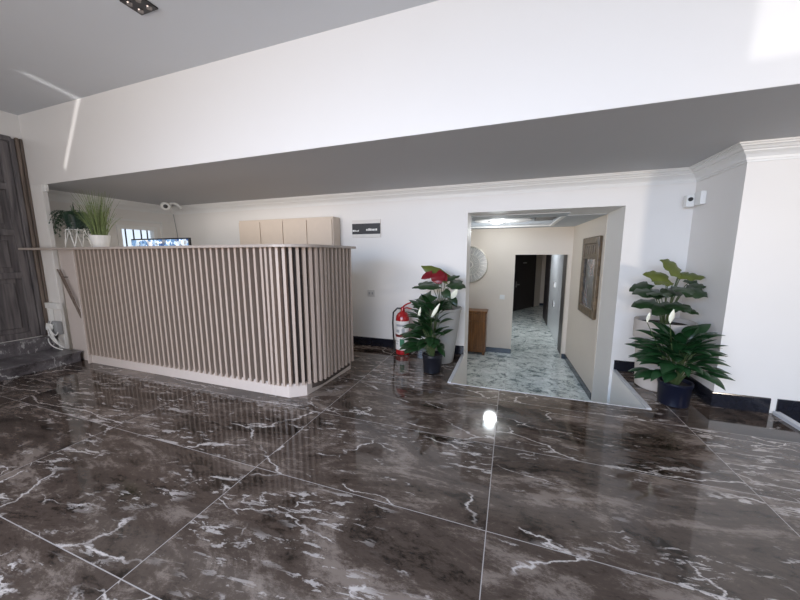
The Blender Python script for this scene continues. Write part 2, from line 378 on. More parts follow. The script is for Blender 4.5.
sb = [(0, LF), (.014, LF), (.014, LF+.10), (0, LF+.10)]
f = MB(); f.sweep([(-2.6, 6.98), (.075, 6.98)], sb); struct('baseboard_corridor_end', f, SLATE)
f = MB(); f.sweep([(1.055, 6.98), (RW1.x, RW1.y), (RW0.x+.002, RW0.y+.02)], sb); struct('baseboard_corridor_right', f, SLATE)
f = MB(); f.sweep([(1.14, 11.6), (1.14, 7.1)], sb); struct('baseboard_hall_right', f, SLATE)
f = MB(); f.sweep([(1.0, 14.25), (1.6, 14.25)], sb); struct('baseboard_hall_end', f, SLATE)
# marble steps below the left doors
f = MB(); f.box(XL-.05, -5.37, -.6, BY-.005, 0, .118); f.box(XL-.05, -5.34, -.6, BY-.003, .118, .14)
struct('steps_left', f, STEPM, bevel=.003)
f = MB(); f.box(XL-.05, -5.85, -.6, BY-.012, .14, .30); f.box(XL-.05, -5.82, -.6, BY-.01, .30, .325)
struct('steps_left_upper', f, STEPM, bevel=.003)

# tall weathered doors in the left wall
d = MB(); dx = XL+.0
root = d  # door leaf
Y0, Y1, Z0, Z1 = .36, 2.275, .326, 2.80
zz = [.40, 1.02, 1.62, 2.20, 2.80]
leaf = MB(); leaf.box(dx-.07, dx-.045, Y0, Y1, Z0, Z1)
dr = struct('door_1', leaf, DOORW)
for nm, ys in (('stile', [(Y0, Y0+.08), (Y1-.08, Y1), ((Y0+Y1)/2-.10, (Y0+Y1)/2+.10)]),):
    for a, b in ys:
        q = MB(); q.box(dx-.045, dx-.002, a, b, Z0, Z1); sub(nm, q, DOORW, dr, bevel=.006)
for z in (.33, 1.11, 1.65, 2.21, 2.72):
    q = MB(); q.box(dx-.045, dx-.004, Y0, Y1, z, z+.08); sub('rail', q, DOORW, dr, bevel=.006)
for i in range(4):
    for a, b in ((Y0+.08, (Y0+Y1)/2-.10), ((Y0+Y1)/2+.10, Y1-.08)):
        z0, z1 = (.41, 1.19, 1.73, 2.29)[i], (1.11, 1.65, 2.21, 2.72)[i]
        q = MB(); q.box(dx-.046, dx-.030, a+.06, b-.06, z0+.06, z1-.06); sub('raised_panel', q, DOORW, dr, bevel=.012)
q = MB(); q.box(dx-.08, dx+.02, 2.28, 2.325, .33, 2.84); q.box(dx-.08, dx+.02, .30, .36, .33, 2.84); q.box(dx-.08, dx+.02, .30, 2.30, 2.80, 2.86)
sub('door_frame', q, DOORW, dr, bevel=.008)
q = MB(); q.box(dx-.04, dx+.035, 2.327, 2.36, .326, 2.86); sub('frame_moulding', q, DOORFR, dr, bevel=.01)
q = MB(); q.box(dx-.04, dx+.02, 2.367, 2.397, .326, 2.86); sub('frame_moulding', q, DOORFR, dr, bevel=.01)
q = MB(); q.tube([(dx-.01, 1.30, 1.3), (dx+.05, 1.30, 1.3), (dx+.05, 1.30, 1.5), (dx-.01, 1.30, 1.5)], .01); sub('door_handle', q, METAL, dr, smooth=True)

# window in the rear left wall
q = MB()
for a, b, c, e in ((3.40, 3.46, 1.26, 1.90), (3.96, 4.02, 1.26, 1.90)): q.box(-6.19, -6.08, a, b, c, e)
q.box(-6.19, -6.08, 3.46, 3.96, 1.84, 1.90); q.box(-6.19, -6.08, 3.46, 3.96, 1.26, 1.32)
wn = struct('window_1', q, TRIMW)
gl, nt, b = new_mat('window_glass'); b.inputs['Transmission Weight'].default_value = 1; b.inputs['Roughness'].default_value = .02; b.inputs['IOR'].default_value = 1.05
q = MB(); q.box(-6.15, -6.145, 3.46, 3.96, 1.32, 1.84); sub('pane', q, gl, wn)
for y in (3.56, 3.68, 3.80, 3.90):
    q = MB(); q.box(-6.175, -6.16, y-.008, y+.008, 1.32, 1.84); sub('bar', q, BLACKM, wn)
q = MB(); q.sweep([(-6.1, 3.26), (-6.1, 4.12)], [(0, 1.97), (.02, 1.97), (.02, 2.0), (0, 2.0)]); q.box(-6.1, -6.08, 3.26, 3.29, 0, 1.99); q.box(-6.1, -6.08, 4.09, 4.12, 0, 1.99)
sub('casing', q, TRIMW, wn)

# hall doors
q = MB()
off = hd*.12
a = HA+off; bq = a+hd*1.70; nrm = Vector((hd.y, -hd.x))
def wallbox(mb, s0, s1, z0, z1, t0, t1):
    p = [HA+hd*s0+nrm*t0, HA+hd*s1+nrm*t0, HA+hd*s1+nrm*t1, HA+hd*s0+nrm*t1]
    mb.prism([x[:] for x in p], z0, z1)
wallbox(q, .17, 1.66, LF+.01, 1.36, -.02, .02); hd_ = struct('door_2', q, DARKDOOR)
q = MB(); wallbox(q, .10, .17, LF, 1.43, -.02, .035); wallbox(q, 1.66, 1.73, LF, 1.43, -.02, .035); wallbox(q, .10, 1.73, 1.36, 1.43, -.02, .035); sub('door_frame', q, DARKDOOR, hd_)
q = MB(); wallbox(q, .27, .46, .26, .30, .02, .07); wallbox(q, .27, .31, .18, .40, .02, .03); sub('door_handle', q, METAL, hd_)
q = MB(); wallbox(q, .72, 1.0, 1.06, 1.11, .02, .026); sub('number_plate', q, METAL, hd_)
q = MB(); q.box(1.10, 1.137, 7.7, 10.2, LF+.01, 1.84); d3 = struct('door_3', q, mat('glossy_white_door', (.75, .79, .84), .15), bevel=.006)
q = MB(); q.box(1.07, 1.137, 7.12, 7.68, LF, 1.84); q.box(1.09, 1.137, 10.22, 11.55, LF, 1.84); sub('door_frame', q, DARKDOOR, d3)
for z in (.55, .05):
    q = MB(); q.box(1.075, 1.10, 9.0, 9.12, z, z+.14); sub('door_handle', q, METAL, d3)

# ------------------------------------------------------------------ reception desk
desk = thing('reception_desk', 'greige reception desk with vertical slatted front and rounded corner', 'reception desk', (-3.5, 2.6, 0))
def arc(cx, cy, r, a0, a1, n=8): return [(cx+r*math.cos(math.radians(a0+(a1-a0)*i/n)), cy+r*math.sin(math.radians(a0+(a1-a0)*i/n))) for i in range(n+1)]
q = MB(); outl = [(-5.925, 2.20), (-5.60, 2.25), (-5.2, 2.31)]+arc(-2.08, 2.66, .35, -90, 0, 10)+[(-1.73, 3.36), (-2.2, 3.36), (-2.2, 2.80), (-5.62, 2.80), (-5.62, 2.395), (-5.925, 2.395)]
q.prism(outl, 1.472, 1.498); q.build('counter_top', mat('pale_counter_laminate', (.42, .36, .32), .35), desk, bevel=.003)
path = [(-5.14, 2.435), (-2.06, 2.435)]; R_ = .32
front_len = 5.14-2.14; arc_len = R_*math.pi/2; side_len = 3.30-(2.435+R_)
tot = front_len+arc_len+side_len
def pt(sv, o=0):        # point at arc length s, offset o outwards
    if sv < front_len: p, n_ = Vector((-5.14+sv, 2.435)), Vector((0, -1))
    elif sv < front_len+arc_len:
        a = -math.pi/2+(sv-front_len)/R_; n_ = Vector((math.cos(a), math.sin(a))); p = Vector((-2.14, 2.435+R_))+n_*R_
    else: p, n_ = Vector((-1.82, 2.435+R_+sv-front_len-arc_len)), Vector((1, 0))
    return p+n_*o, n_
q = MB(); sv = .012-.0785
while True:
    sv += .0785 if not front_len-.1 < sv < front_len+arc_len else .053
    if sv > tot-.005: break
    p, n_ = pt(sv); t_ = Vector((-n_.y, n_.x)); hw = .0130
    c = [p-t_*hw, p-t_*hw+n_*.06, p+t_*hw+n_*.06, p+t_*hw]
    q.prism([x[:] for x in c], .122, 1.472)
q.build('slatted_front', GREIGE, desk)
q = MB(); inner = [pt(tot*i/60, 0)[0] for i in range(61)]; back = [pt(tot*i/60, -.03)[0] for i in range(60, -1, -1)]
q.prism([x[:] for x in inner+back], .05, 1.471); q.build('backing_panel', GAP_SHADE, desk)
q = MB(); q.prism([(-5.15, 2.405), (-2.01, 2.405), (-1.875, 2.51), (-1.82, 3.32), (-1.95, 3.32), (-1.99, 2.55), (-2.05, 2.50), (-5.15, 2.50)], 0, .135); q.build('plinth', PLINTH, desk, bevel=.003)
q = MB(); q.box(-5.62, -5.16, 2.44, 2.47, 0, 1.471); q.box(-5.17, -5.145, 2.37, 2.47, 0, 1.471); q.build('end_panel', PLINTH, desk, bevel=.003)
q = MB(); q.box(-5.1, -2.0, 2.5, 3.1, 1.02, 1.05); q.box(-5.1, -5.07, 2.5, 3.1, 0, 1.02); q.box(-3.5, -3.47, 2.5, 3.1, 0, 1.02); q.box(-2.03, -2.0, 2.6, 3.1, 0, 1.02); q.build('work_surface', PLINTH, desk)
# slanted handrail beside the desk
q = MB()
for k in (0, .05): q.tube([(-5.60+k, 2.40, 1.22), (-5.215+k*.5, 2.39, .60)], .009, 8)
for z_ in (.70, 1.12): q.tube([(-5.60+(1.22-z_)*.62, 2.40, z_), (-5.54+(1.22-z_)*.62, 2.445, z_)], .007, 6)
q.build('handrail', DOORFR, desk, smooth=True)

# wall of cupboards behind the desk
c0 = at(239, 221, 4.12).x; c1 = at(333, 217, 4.12).x; ctop = at(290, 218.5, 4.12).z
cup = thing('storage_cupboard', 'tall beige cupboard of four flat doors on the back wall', 'cupboard', ((c0+c1)/2, 4.15, 0))
q = MB(); q.box(c0, c1, 4.12, 4.31, 0, ctop); q.build('carcass', CAB_A, cup, bevel=.003)
wd = (c1-.01-c0)/4
for i in range(4):
    q = MB(); q.box(c0+i*wd+.008, c0+(i+1)*wd-.008, 4.102, 4.119, .1, ctop-.035); dd = q.build('door', CAB_A, cup, bevel=.002)
    q = MB(); q.box(c0+i*wd+.05, c0+i*wd+.062, 4.085, 4.102, 1.0, 1.15); o = q.build('handle', METAL, None); o.parent = dd

# television with surveillance pictures
tvx0, tvx1, tvy = at(131, 240, 2.78).x, at(189, 241, 2.78).x, 2.78
tv = thing('monitor', 'black rimmed monitor showing blue pictures behind the desk', 'monitor', ((tvx0+tvx1)/2, tvy, 1.05))
q = MB(); q.box(tvx0, tvx1, tvy, tvy+.03, 1.09, 1.612); q.build('casing', BLACKM, tv, bevel=.004)
scr, nt, b = new_mat('screen_picture'); tc = nt.nodes.new('ShaderNodeTexCoord'); vo = nt.nodes.new('ShaderNodeTexVoronoi'); vo.inputs['Scale'].default_value = 26
nt.links.new(tc.outputs['Object'], vo.inputs['Vector']); rp = nt.nodes.new('ShaderNodeValToRGB')
for p_, c_ in ((0, (.02, .06, .2, 1)), (.35, (.16, .30, .50, 1)), (.6, (.75, .85, .9, 1)), (.8, (.10, .12, .16, 1))):
    e = rp.color_ramp.elements.new(p_); e.color = c_
rp.color_ramp.elements[0].color = (.02, .06, .2, 1); rp.color_ramp.elements[-1].color = (.9, .9, .9, 1)
sx = nt.nodes.new('ShaderNodeSeparateColor'); nt.links.new(vo.outputs['Color'], sx.inputs[0]); nt.links.new(sx.outputs[0], rp.inputs[0])
nt.links.new(rp.outputs[0], b.inputs['Emission Color']); nt.links.new(rp.outputs[0], b.inputs['Base Color']); b.inputs['Emission Strength'].default_value = .8; b.inputs['Roughness'].default_value = .2
q = MB(); q.box(tvx0+.015, tvx1-.015, tvy-.003, tvy+.001, 1.11, 1.595); q.build('screen', scr, tv)
q = MB(); q.box((tvx0+tvx1)/2-.03, (tvx0+tvx1)/2+.03, tvy+.01, tvy+.03, 1.05, 1.12); q.box((tvx0+tvx1)/2-.15, (tvx0+tvx1)/2+.15, tvy-.06, tvy+.12, 1.05, 1.06); q.build('stand', BLACKM, tv)

# grass in a white pot on the counter
random.seed(4)
cx, cy = at(100.5, 240, 2.60).x, 2.60
g = thing('potted_grass', 'spiky pale green grass in a white pot on the counter', 'potted plant', (cx, cy, 1.50))
q = MB(); q.lathe([(.075, 1.50), (.105, 1.655), (.095, 1.655), (.09, 1.62)], (cx, cy, 0), 32); q.build('pot', WHITEP, g, smooth=True)
q = MB()
for i in range(170):
    a = random.uniform(0, 2*math.pi); rr = random.uniform(0, .07); h = random.uniform(.26, .60); sp = random.uniform(.02, .20)
    b0 = Vector((cx+rr*math.cos(a), cy+rr*math.sin(a), 1.61)); pts = bez(b0, b0+Vector((sp*.25*math.cos(a), sp*.25*math.sin(a), h*.6)), b0+Vector((sp*math.cos(a), min(sp, .2)*math.sin(a), h)), 4)
    q.tube(pts, .0042, 3, .0008)
q.build('blades', GRASSM, g)
q = MB(); q.lathe([(.02, 1.60), (.09, 1.622)], (cx, cy, 0), 24); q.build('soil', SOIL, g)
# trailing fern on a wire stand
cx, cy = at(75.5, 222, 2.62).x, 2.62
g = thing('potted_fern', 'drooping dark fern in a black pot on a white wire stand', 'potted plant', (cx, cy, 1.50))
q = MB(); q.lathe([(.085, 1.745), (.11, 1.935), (.10, 1.935), (.09, 1.90)], (cx, cy, 0), 28); q.build('pot', mat('dark_green_pot', (.012, .03, .027), .4), g, smooth=True)
q = MB()
for k in range(4):
    a = math.pi/4+k*math.pi/2; t0 = Vector((cx+.09*math.cos(a), cy+.09*math.sin(a), 1.76)); 
    for w_ in (-.045, .045):
        q.tube([t0+Vector((-math.sin(a)*w_, math.cos(a)*w_, 0)), Vector((cx+.15*math.cos(a), cy+.13*math.sin(a), 1.505))], .0065, 6)
q.lathe([(.10, 1.735), (.10, 1.745)], (cx, cy, 0), 24); q.build('stand', WHITEP, g)
q = MB()
for i in range(80):
    a = random.uniform(0, 2*math.pi); R1 = random.uniform(.12, .30); dz = random.uniform(-.24, .06); 
    if math.cos(a) > 0: R1 *= .62
    else: R1 *= 1.15; dz *= 1.15
    yy = .62
    b0 = Vector((cx+.03*math.cos(a), cy+.03*math.sin(a), 1.91)); e = b0+Vector((R1*math.cos(a), yy*R1*math.sin(a), dz))
    pts = bez(b0, b0+Vector((R1*.7*math.cos(a), yy*R1*.7*math.sin(a), .12+dz*.1)), e, 8)
    q.tube(pts, .004, 3, .002)
    for j in range(1, 9):
        tdir = (pts[j]-pts[j-1]).normalized(); sd = tdir.cross(Vector((0, 0, 1)))
        if sd.length < .1: sd = Vector((1, 0, 0))
        sd.normalize()
        for s_ in (-1, 1): q.leaf(pts[j], pts[j]+sd*s_*.045+tdir*.02-Vector((0, 0, .012)), .012, seg=2, droop=.05)
for i in range(9):
    b0 = Vector((cx+random.uniform(-.05, .05), cy+random.uniform(-.04, .04), 1.90)); q.tube([b0, b0+Vector((random.uniform(-.04, .04), 0, random.uniform(.08, .2)))], .006, 4, .002)
q.build('fronds', LEAFF, g)

# surveillance camera, cable, detectors
P = at(163, 206.5, 3.85)
g = thing('security_camera', 'white dome security camera on a bracket under the soffit', 'security camera', (P.x, P.y, 2.275))
q = MB(); q.lathe([(.0, .0), (.06, .004), (.075, .03), (.08, .12), (.065, .17), (.0, .175)], P+Vector((.06, 0, .0)), 20, axis=(-.75, .62, .18), caps=False); q.build('housing', WHITEP, g, smooth=True)
q = MB(); q.lathe([(0, -.012), (.03, -.008), (.036, .01)], P+Vector((.06, 0, 0)), 16, axis=(-.75, .62, .18), caps=False); q.build('lens', BLACKM, g, smooth=True)
q = MB(); q.tube(bez(P+Vector((.03, .08, .05)), P+Vector((.14, .1, .10)), P+Vector((.26, .12, -.02)), 8), .022, 8); q.tube([P+Vector((.02, .1, .06)), Vector((P.x+.02, P.y+.1, 2.275))], .02, 8); q.build('bracket', WHITEP, g, smooth=True)
q = MB(); q.tube([(-6.02, 4.30, 2.16), (-5.99, 4.315, 1.8), (-5.95, 4.315, 1.2), (-5.95, 4.315, .13)], .006, 5)
tag(q.build('cable', GREYP, smooth=True, loc=(-5.95, 4.31, 1.2)), 'thin grey cable running down the rear corner below the security camera', 'cable')
P = at(45.5, 187.5, 2.38)
q = MB(); q.box(P.x-.03, P.x+.03, 2.36, 2.40, P.z-.05, P.z+.04)
tag(q.build('motion_detector', WHITEP, bevel=.008, loc=(P.x, 2.38, P.z)), 'tiny white detector at the top of the left pilaster', 'detector')
g = thing('alarm_unit', 'white alarm box with dark sensor in the right rear corner', 'alarm', (1.78, 4.22, 1.97))
q = MB(); q.box(1.77, 1.818, 4.10, 4.24, 1.90, 2.03); q.build('casing', WHITEP, g, bevel=.006)
q = MB(); q.box(1.70, 1.768, 4.20, 4.27, 1.89, 2.01); q.tube([(1.73, 4.26, 1.93), (1.74, 4.33, 1.93)], .015); q.build('sensor_head', WHITEP, g, bevel=.01)
q = MB(); q.lathe([(0, -.01), (.02, -.008), (.022, .01)], (1.732, 4.198, 1.965), 14, axis=(0, 1, 0), caps=False); q.build('lens', BLACKM, g)

# wall sign with black band
g = thing('wall_sign', 'white wall sign with a black band and white lettering', 'sign', (-2.05, 4.33, 1.79))
q = MB(); q.box(-2.28, -1.82, 4.312, 4.33, 1.655, 1.912); q.build('board', LABEL, g, bevel=.002)
q = MB(); q.box(-2.278, -1.822, 4.308, 4.3125, 1.705, 1.858); q.build('band', INK, g)
q = MB(); x = -2.045
for wd_ in (.014, .010, .022, .018, .016, .020, .014, .018):
    q.box(x, x+wd_, 4.305, 4.3085, 1.752, 1.752+random.choice((.026, .034, .03))); x += wd_+.006
q.build('lettering', WHITEP, g); q = MB(); x = -2.27
for wd_ in (.03, .014, .012, .016, .012): q.box(x, x+wd_, 4.305, 4.3085, 1.745, 1.760+random.choice((.0, .008))); x += wd_+.005
q.build('lettering', WHITEP, g)
g = thing('power_outlet', '', 'outlet', (-1.99, 4.33, .82))
g['label'] = 'square grey white outlet plate on the wall below the sign'
q = MB(); q.box(-2.05, -1.93, 4.32, 4.33, .77, .875); q.build('plate', mat('outlet_plastic', (.62, .60, .58), .4), g, bevel=.003)
for xx in (-2.015, -1.965):
    q = MB(); q.box(xx-.012, xx+.012, 4.316, 4.321, .805, .84); q.build('socket', GREYP, g)
g = thing('light_switch', 'white light switch on the far corridor wall', 'switch', (-.153, 6.98, .5))
q = MB(); q.box(-.20, -.10, 6.968, 6.98, .455, .55); q.build('plate', WHITEP, g, bevel=.003)
q = MB(); q.box(-.17, -.13, 6.962, 6.969, .475, .53); q.build('rocker', WHITEP, g, bevel=.002)

# junction box and cables by the left step
g = thing('junction_box', 'white cable trunking box with tangled cables low on the left pilaster', 'junction box', (-5.85, 2.39, .75))
q = MB(); q.box(-6.0, -5.62, 2.345, 2.399, .70, .775); q.box(-5.92, -5.86, 2.36, 2.405, .50, .70); q.build('trunking', WHITEP, g, bevel=.004)
q = MB(); q.box(-5.90, -5.70, 2.345, 2.408, .34, .52); q.build('box', GREYP, g, bevel=.01)
q = MB(); q.lathe([(0, -.01), (.04, -.008), (.045, .01)], (-5.80, 2.325, .45), 16, axis=(0, 1, 0), caps=False); q.build('dial', WHITEP, g)
q = MB()
random.seed(8)
for k in range(7):
    a0 = Vector((-5.85+random.uniform(-.05, .12), 2.32, .50)); c0_ = Vector((-5.72+random.uniform(-.15, .1), 2.28, random.uniform(.25, .4))); b0 = Vector((-5.72+random.uniform(-.12, .1), 2.35, random.uniform(.15, .65)))
    q.tube(bez(a0, c0_, b0, 10), .006, 5)
q.tube(bez((-5.88, 2.33, .34), (-5.80, 2.25, .20), (-5.60, 2.33, .155), 10), .007, 5)
q.build('cables', WHITEP, g, smooth=True)

# ceiling downlight
lx, ly = -2.54, 1.725
g = thing('recessed_spotlight', 'square black recessed fitting with four spots in the main ceiling', 'ceiling light', (lx, ly, HC))
q = MB(); r_ = .088
q.box(lx-r_, lx+r_, ly-r_*.8, ly+r_*.8, HC-.012, HC); q.build('frame', mat('dark_bronze', (.012, .008, .008), .3), g, bevel=.003)
for i in (-1, 1):
    for j in (-1, 1):
        q = MB(); q.lathe([(.017, -.02), (.021, -.012), (.014, -.012), (.010, -.013)], (lx+i*.045, ly+j*.035, HC), 18); b_ = q.build('spot', mat('dark_spot_reflector', (.25, .22, .2), .25, metal=1), g, smooth=True)

# ------------------------------------------------------------------ corridor things
g = thing('ceiling_lamp', 'bright round ceiling lamp on a circular medallion in the corridor', 'ceiling lamp', (-.30, 6.13, ZC))
q = MB(); q.lathe([(.0, ZC+.05), (.47, ZC+.05), (.49, ZC+.058), (.49, ZC+.075), (.46, ZC+.087)], (-.18, 6.1, .012), 48); q.build('medallion', TRIMW, g, smooth=True)
q = MB(); q.lathe([(.0, ZC-.04), (.08, ZC-.035), (.115, ZC-.02), (.125, ZC+.0)], (-.28, 6.1, .06), 32, caps=False)
q.build('glass_shade', mat('lit_lamp_glass', (.85, .95, 1.0), .3, emis=4.5, noise=0), g, smooth=True)
q = MB(); q.lathe([(.13, ZC-.015), (.155, ZC-.015), (.155, ZC+.003), (.13, ZC+.003)], (-.28, 6.1, .06), 32, caps=False); q.build('rim', METAL, g)
pl = bpy.data.lights.new('lamp_light', 'POINT'); pl.energy = 15; pl.color = (.93, .97, 1); pl.shadow_soft_size = .12
po = bpy.data.objects.new('lamp_light', pl); COL.objects.link(po); po.parent = g; po.location = (.04, -.03, -.12)
q = MB(); q.box(.36, .66, 5.6, 6.35, ZC+.07, ZC+.10)
tag(q.build('ceiling_hatch', BLACKM, loc=(.5, 5.97, ZC+.09)), 'dark rectangular vent opening in the corridor ceiling beside the lamp', 'vent')
hl = bpy.data.lights.new('added_hall_lamp', 'AREA'); hl.energy = 14; hl.size = .5; hl.color = (.9, .95, 1)  # added lamp and glowing panel, out of view, to light the far hall
g = thing('added_hall_panel', 'unseen square light panel added in the ceiling of the far hall', 'ceiling light', (.5, 9.2, 1.85))
q = MB(); q.box(.25, .75, 8.95, 9.45, 1.835, 1.85); q.build('diffuser', mat('lit_panel', (.9, .95, 1), .4, emis=6, noise=0), g)
ho = bpy.data.objects.new('added_hall_lamp', hl); COL.objects.link(ho); ho.parent = g; ho.location = (0, 0, -.03)

# round mirror with radiating pattern
mc = Vector((-.855, 6.95, 1.185)); mr = .395
g = thing('round_mirror', 'round mirror with a radiating wire sunburst on the corridor wall', 'mirror', (mc.x, 6.98, mc.z))
q = MB(); q.lathe([(mr-.02, -.02), (mr, -.01), (mr, .02), (mr-.02, .02)], mc, 64, axis=(0, 1, 0), caps=False); q.build('rim', mat('silver_gilt', (.62, .58, .50), .35, metal=.6), g, smooth=True)
q = MB(); q.lathe([(0, .01), (mr-.02, .01), (mr-.02, .02)], mc, 48, axis=(0, 1, 0), caps=False); q.build('glass', mat('grey_mirror_glass', (.60, .59, .56), .25, metal=.5), g)
q = MB()
for k in range(48):
    a = 2*math.pi*k/48; c_, s_ = math.cos(a), math.sin(a); a2 = a+.13*(1 if k % 2 else -1)
    q.tube([mc+Vector((.07*c_, 0, .07*s_)), mc+Vector((.22*math.cos(a2), -.005, .22*math.sin(a2))), mc+Vector(((mr-.02)*c_, 0, (mr-.02)*s_))], .003, 4)
q.lathe([(.06, -.01), (.075, -.01), (.075, .01), (.06, .01)], mc, 24, axis=(0, 1, 0), caps=False)
q.lathe([(.22, -.008), (.226, -.008), (.226, .005), (.22, .005)], mc, 40, axis=(0, 1, 0), caps=False)
q.build('sunburst_wires', mat('pale_gilt_wire', (.75, .72, .66), .35, metal=.3), g)

# carved wooden cabinet
wx0, wx1, wy0, wz = -1.03, -.42, 6.62, .23
g = thing('wooden_cabinet', 'small carved brown wooden cabinet against the corridor wall', 'cabinet', (-.75, 6.8, LF))
q = MB(); q.box(wx0+.02, wx1-.02, wy0+.02, 6.96, LF+.06, wz-.03); q.build('carcass', OAK, g, bevel=.004)
q = MB(); q.box(wx0, wx1, wy0, 6.965, wz-.03, wz); q.box(wx0+.01, wx1-.01, wy0+.01, 6.96, wz-.05, wz-.03); q.build('top', OAK, g, bevel=.006)
q = MB(); q.box(wx0+.04, wx1-.04, wy0+.004, wy0+.022, wz-.20, wz-.06); dd = q.build('drawer', OAK, g, bevel=.005)
for a_, b_ in ((wx0+.04, (wx0+wx1)/2-.005), ((wx0+wx1)/2+.005, wx1-.04)):
    q = MB(); q.box(a_, b_, wy0+.004, wy0+.022, LF+.12, wz-.22); dd = q.build('door', OAK, g, bevel=.004)
    q = MB(); q.box(a_+.05, b_-.05, wy0-.006, wy0+.006, LF+.18, wz-.28); o = q.build('carved_panel', OAK, None, bevel=.01); o.parent = dd
for a_ in (wx0+.03, wx1-.08):
    for b_ in (wy0+.03, 6.90):
        q = MB(); q.box(a_, a_+.05, b_, b_+.05, LF, LF+.07); q.build('leg', OAK, g, bevel=.008)

# framed picture on the corridor's right wall
uw = (RW1-RW0).normalized(); nw = Vector((-uw.y, uw.x))
if nw.x > 0: nw = -nw
def onwall(mb, y0, y1, z0, z1, t0, t1):
    s0, s1 = (y0-RW0.y)/uw.y, (y1-RW0.y)/uw.y
    p = [RW0+uw*s0+nw*t0, RW0+uw*s1+nw*t0, RW0+uw*s1+nw*t1, RW0+uw*s0+nw*t1]
    mb.prism([x[:] for x in p], z0, z1)
fy0, fy1, fz0, fz1 = 5.14, 6.03, .457, 1.66
g = thing('framed_picture', 'tall dark picture in a carved bronze frame on the right corridor wall', 'picture', (1.15, 5.64, 1.05))
for nm, a_ in (('frame_side', (fy0, fy0+.11, fz0, fz1)), ('frame_side', (fy1-.11, fy1, fz0, fz1)), ('frame_rail', (fy0+.11, fy1-.11, fz0, fz0+.13)), ('frame_rail', (fy0+.11, fy1-.11, fz1-.10, fz1))):
    q = MB(); onwall(q, *a_, 0, .05); q.build(nm, BRASS, g, bevel=.012)
q = MB(); onwall(q, fy0+.11, fy1-.11, 1.36, fz1-.10, 0, .03)
for k in range(5): onwall(q, fy0+.17+k*.115, fy0+.24+k*.115, 1.40, 1.53, .03, .045)
q.build('carved_panel', BRASS, g, bevel=.006)
q = MB(); onwall(q, fy0+.11, fy1-.11, 1.33, 1.36, 0, .045); q.build('crossbar', BRASS, g, bevel=.006)
pm, nt, b = new_mat('dark_painted_picture'); tc = nt.nodes.new('ShaderNodeTexCoord'); n = nt.nodes.new('ShaderNodeTexNoise'); n.inputs['Scale'].default_value = 4.5; n.inputs['Distortion'].default_value = 1.2
nt.links.new(tc.outputs['Object'], n.inputs['Vector']); rp = nt.nodes.new('ShaderNodeValToRGB')
rp.color_ramp.elements[0].position = .42; rp.color_ramp.elements[0].color = (.012, .014, .018, 1); rp.color_ramp.elements[1].position = .68; rp.color_ramp.elements[1].color = (.16, .20, .24, 1)
e = rp.color_ramp.elements.new(.52); e.color = (.05, .10, .14, 1); e = rp.color_ramp.elements.new(.58); e.color = (.22, .10, .08, 1)
nt.links.new(n.outputs['Fac'], rp.inputs[0]); nt.links.new(rp.outputs[0], b.inputs['Base Color']); b.inputs['Roughness'].default_value = .08
q = MB(); onwall(q, fy0+.10, fy1-.10, fz0+.12, 1.34, 0, .02); q.build('picture', pm, g)

# ------------------------------------------------------------------ fire extinguisher
ex, ey = -1.405, 4.10
g = thing('fire_extinguisher', 'red fire extinguisher with white labels and a black hose', 'fire extinguisher', (ex, ey, 0))
q = MB(); q.lathe([(.07, 0), (.097, .012), (.10, .03), (.10, .50), (.094, .55), (.07, .59), (.035, .615), (.03, .63)], (ex, ey, 0), 36); q.build('cylinder', RED, g, smooth=True)
for z0, z1 in ((.30, .49), (.08, .265)):
    q = MB(); n_ = 24; rows = []
    for i in range(n_+1):
        a = math.radians(-165+150*i/n_); rows.append([q.bm.verts.new((ex+.1015*math.cos(a), ey+.1015*math.sin(a), z)) for z in (z0, z1)])
    for a, b2 in zip(rows, rows[1:]): q.bm.faces.new((a[0], b2[0], b2[1], a[1]))
    lb = q.build('label', LABEL, g, smooth=True)
    def strip(mb, a0, a1, z0_, z1_):
        rr = [[mb.bm.verts.new((ex+.1025*math.cos(math.radians(a0+(a1-a0)*i/6)), ey+.1025*math.sin(math.radians(a0+(a1-a0)*i/6)), z)) for z in (z0_, z1_)] for i in range(7)]
        for a, b3 in zip(rr, rr[1:]): mb.bm.faces.new((a[0], b3[0], b3[1], a[1]))
    q = MB()
    for sp_ in (((-130, -50, .415, .445), (-130, -100, .33, .37), (-80, -55, .33, .385)) if z0 > .2 else ((-140, -105, .20, .21), (-140, -110, .16, .17))):
        q = MB(); strip(q, *sp_); o = q.build('print', GREYP, None); o.parent = lb
    if z0 < .2:
        q = MB(); strip(q, -95, -58, .13, .24); o = q.build('print', GREENL, None); o.parent = lb
q = MB(); q.lathe([(.1005, .27), (.104, .275), (.104, .295), (.1005, .30)], (ex, ey, 0), 36, caps=False); q.build('strap', mat('dark_red_strap', (.12, .01, .012), .4), g)
q = MB(); q.lathe([(.028, .61), (.028, .66), (.018, .68)], (ex, ey, 0), 18); q.tube([(ex, ey, .655), (ex+.06, ey, .67), (ex+.14, ey, .652)], .010, 8); q.build('valve', RED, g, smooth=True)
q = MB(); q.tube([(ex, ey, .675), (ex+.05, ey, .715), (ex+.12, ey, .745)], .011, 8); q.build('lever', RED, g, smooth=True)
q = MB(); q.tube([(ex-.02, ey-.01, .655), (ex-.07, ey-.03, .66), (ex-.125, ey-.04, .60), (ex-.135, ey-.04, .45), (ex-.128, ey-.03, .25), (ex-.115, ey-.02, .13)], .012, 10); q.tube([(ex-.115, ey-.02, .14), (ex-.112, ey-.02, .04)], .018, 10, .022); q.build('hose', RUBBER, g, smooth=True)

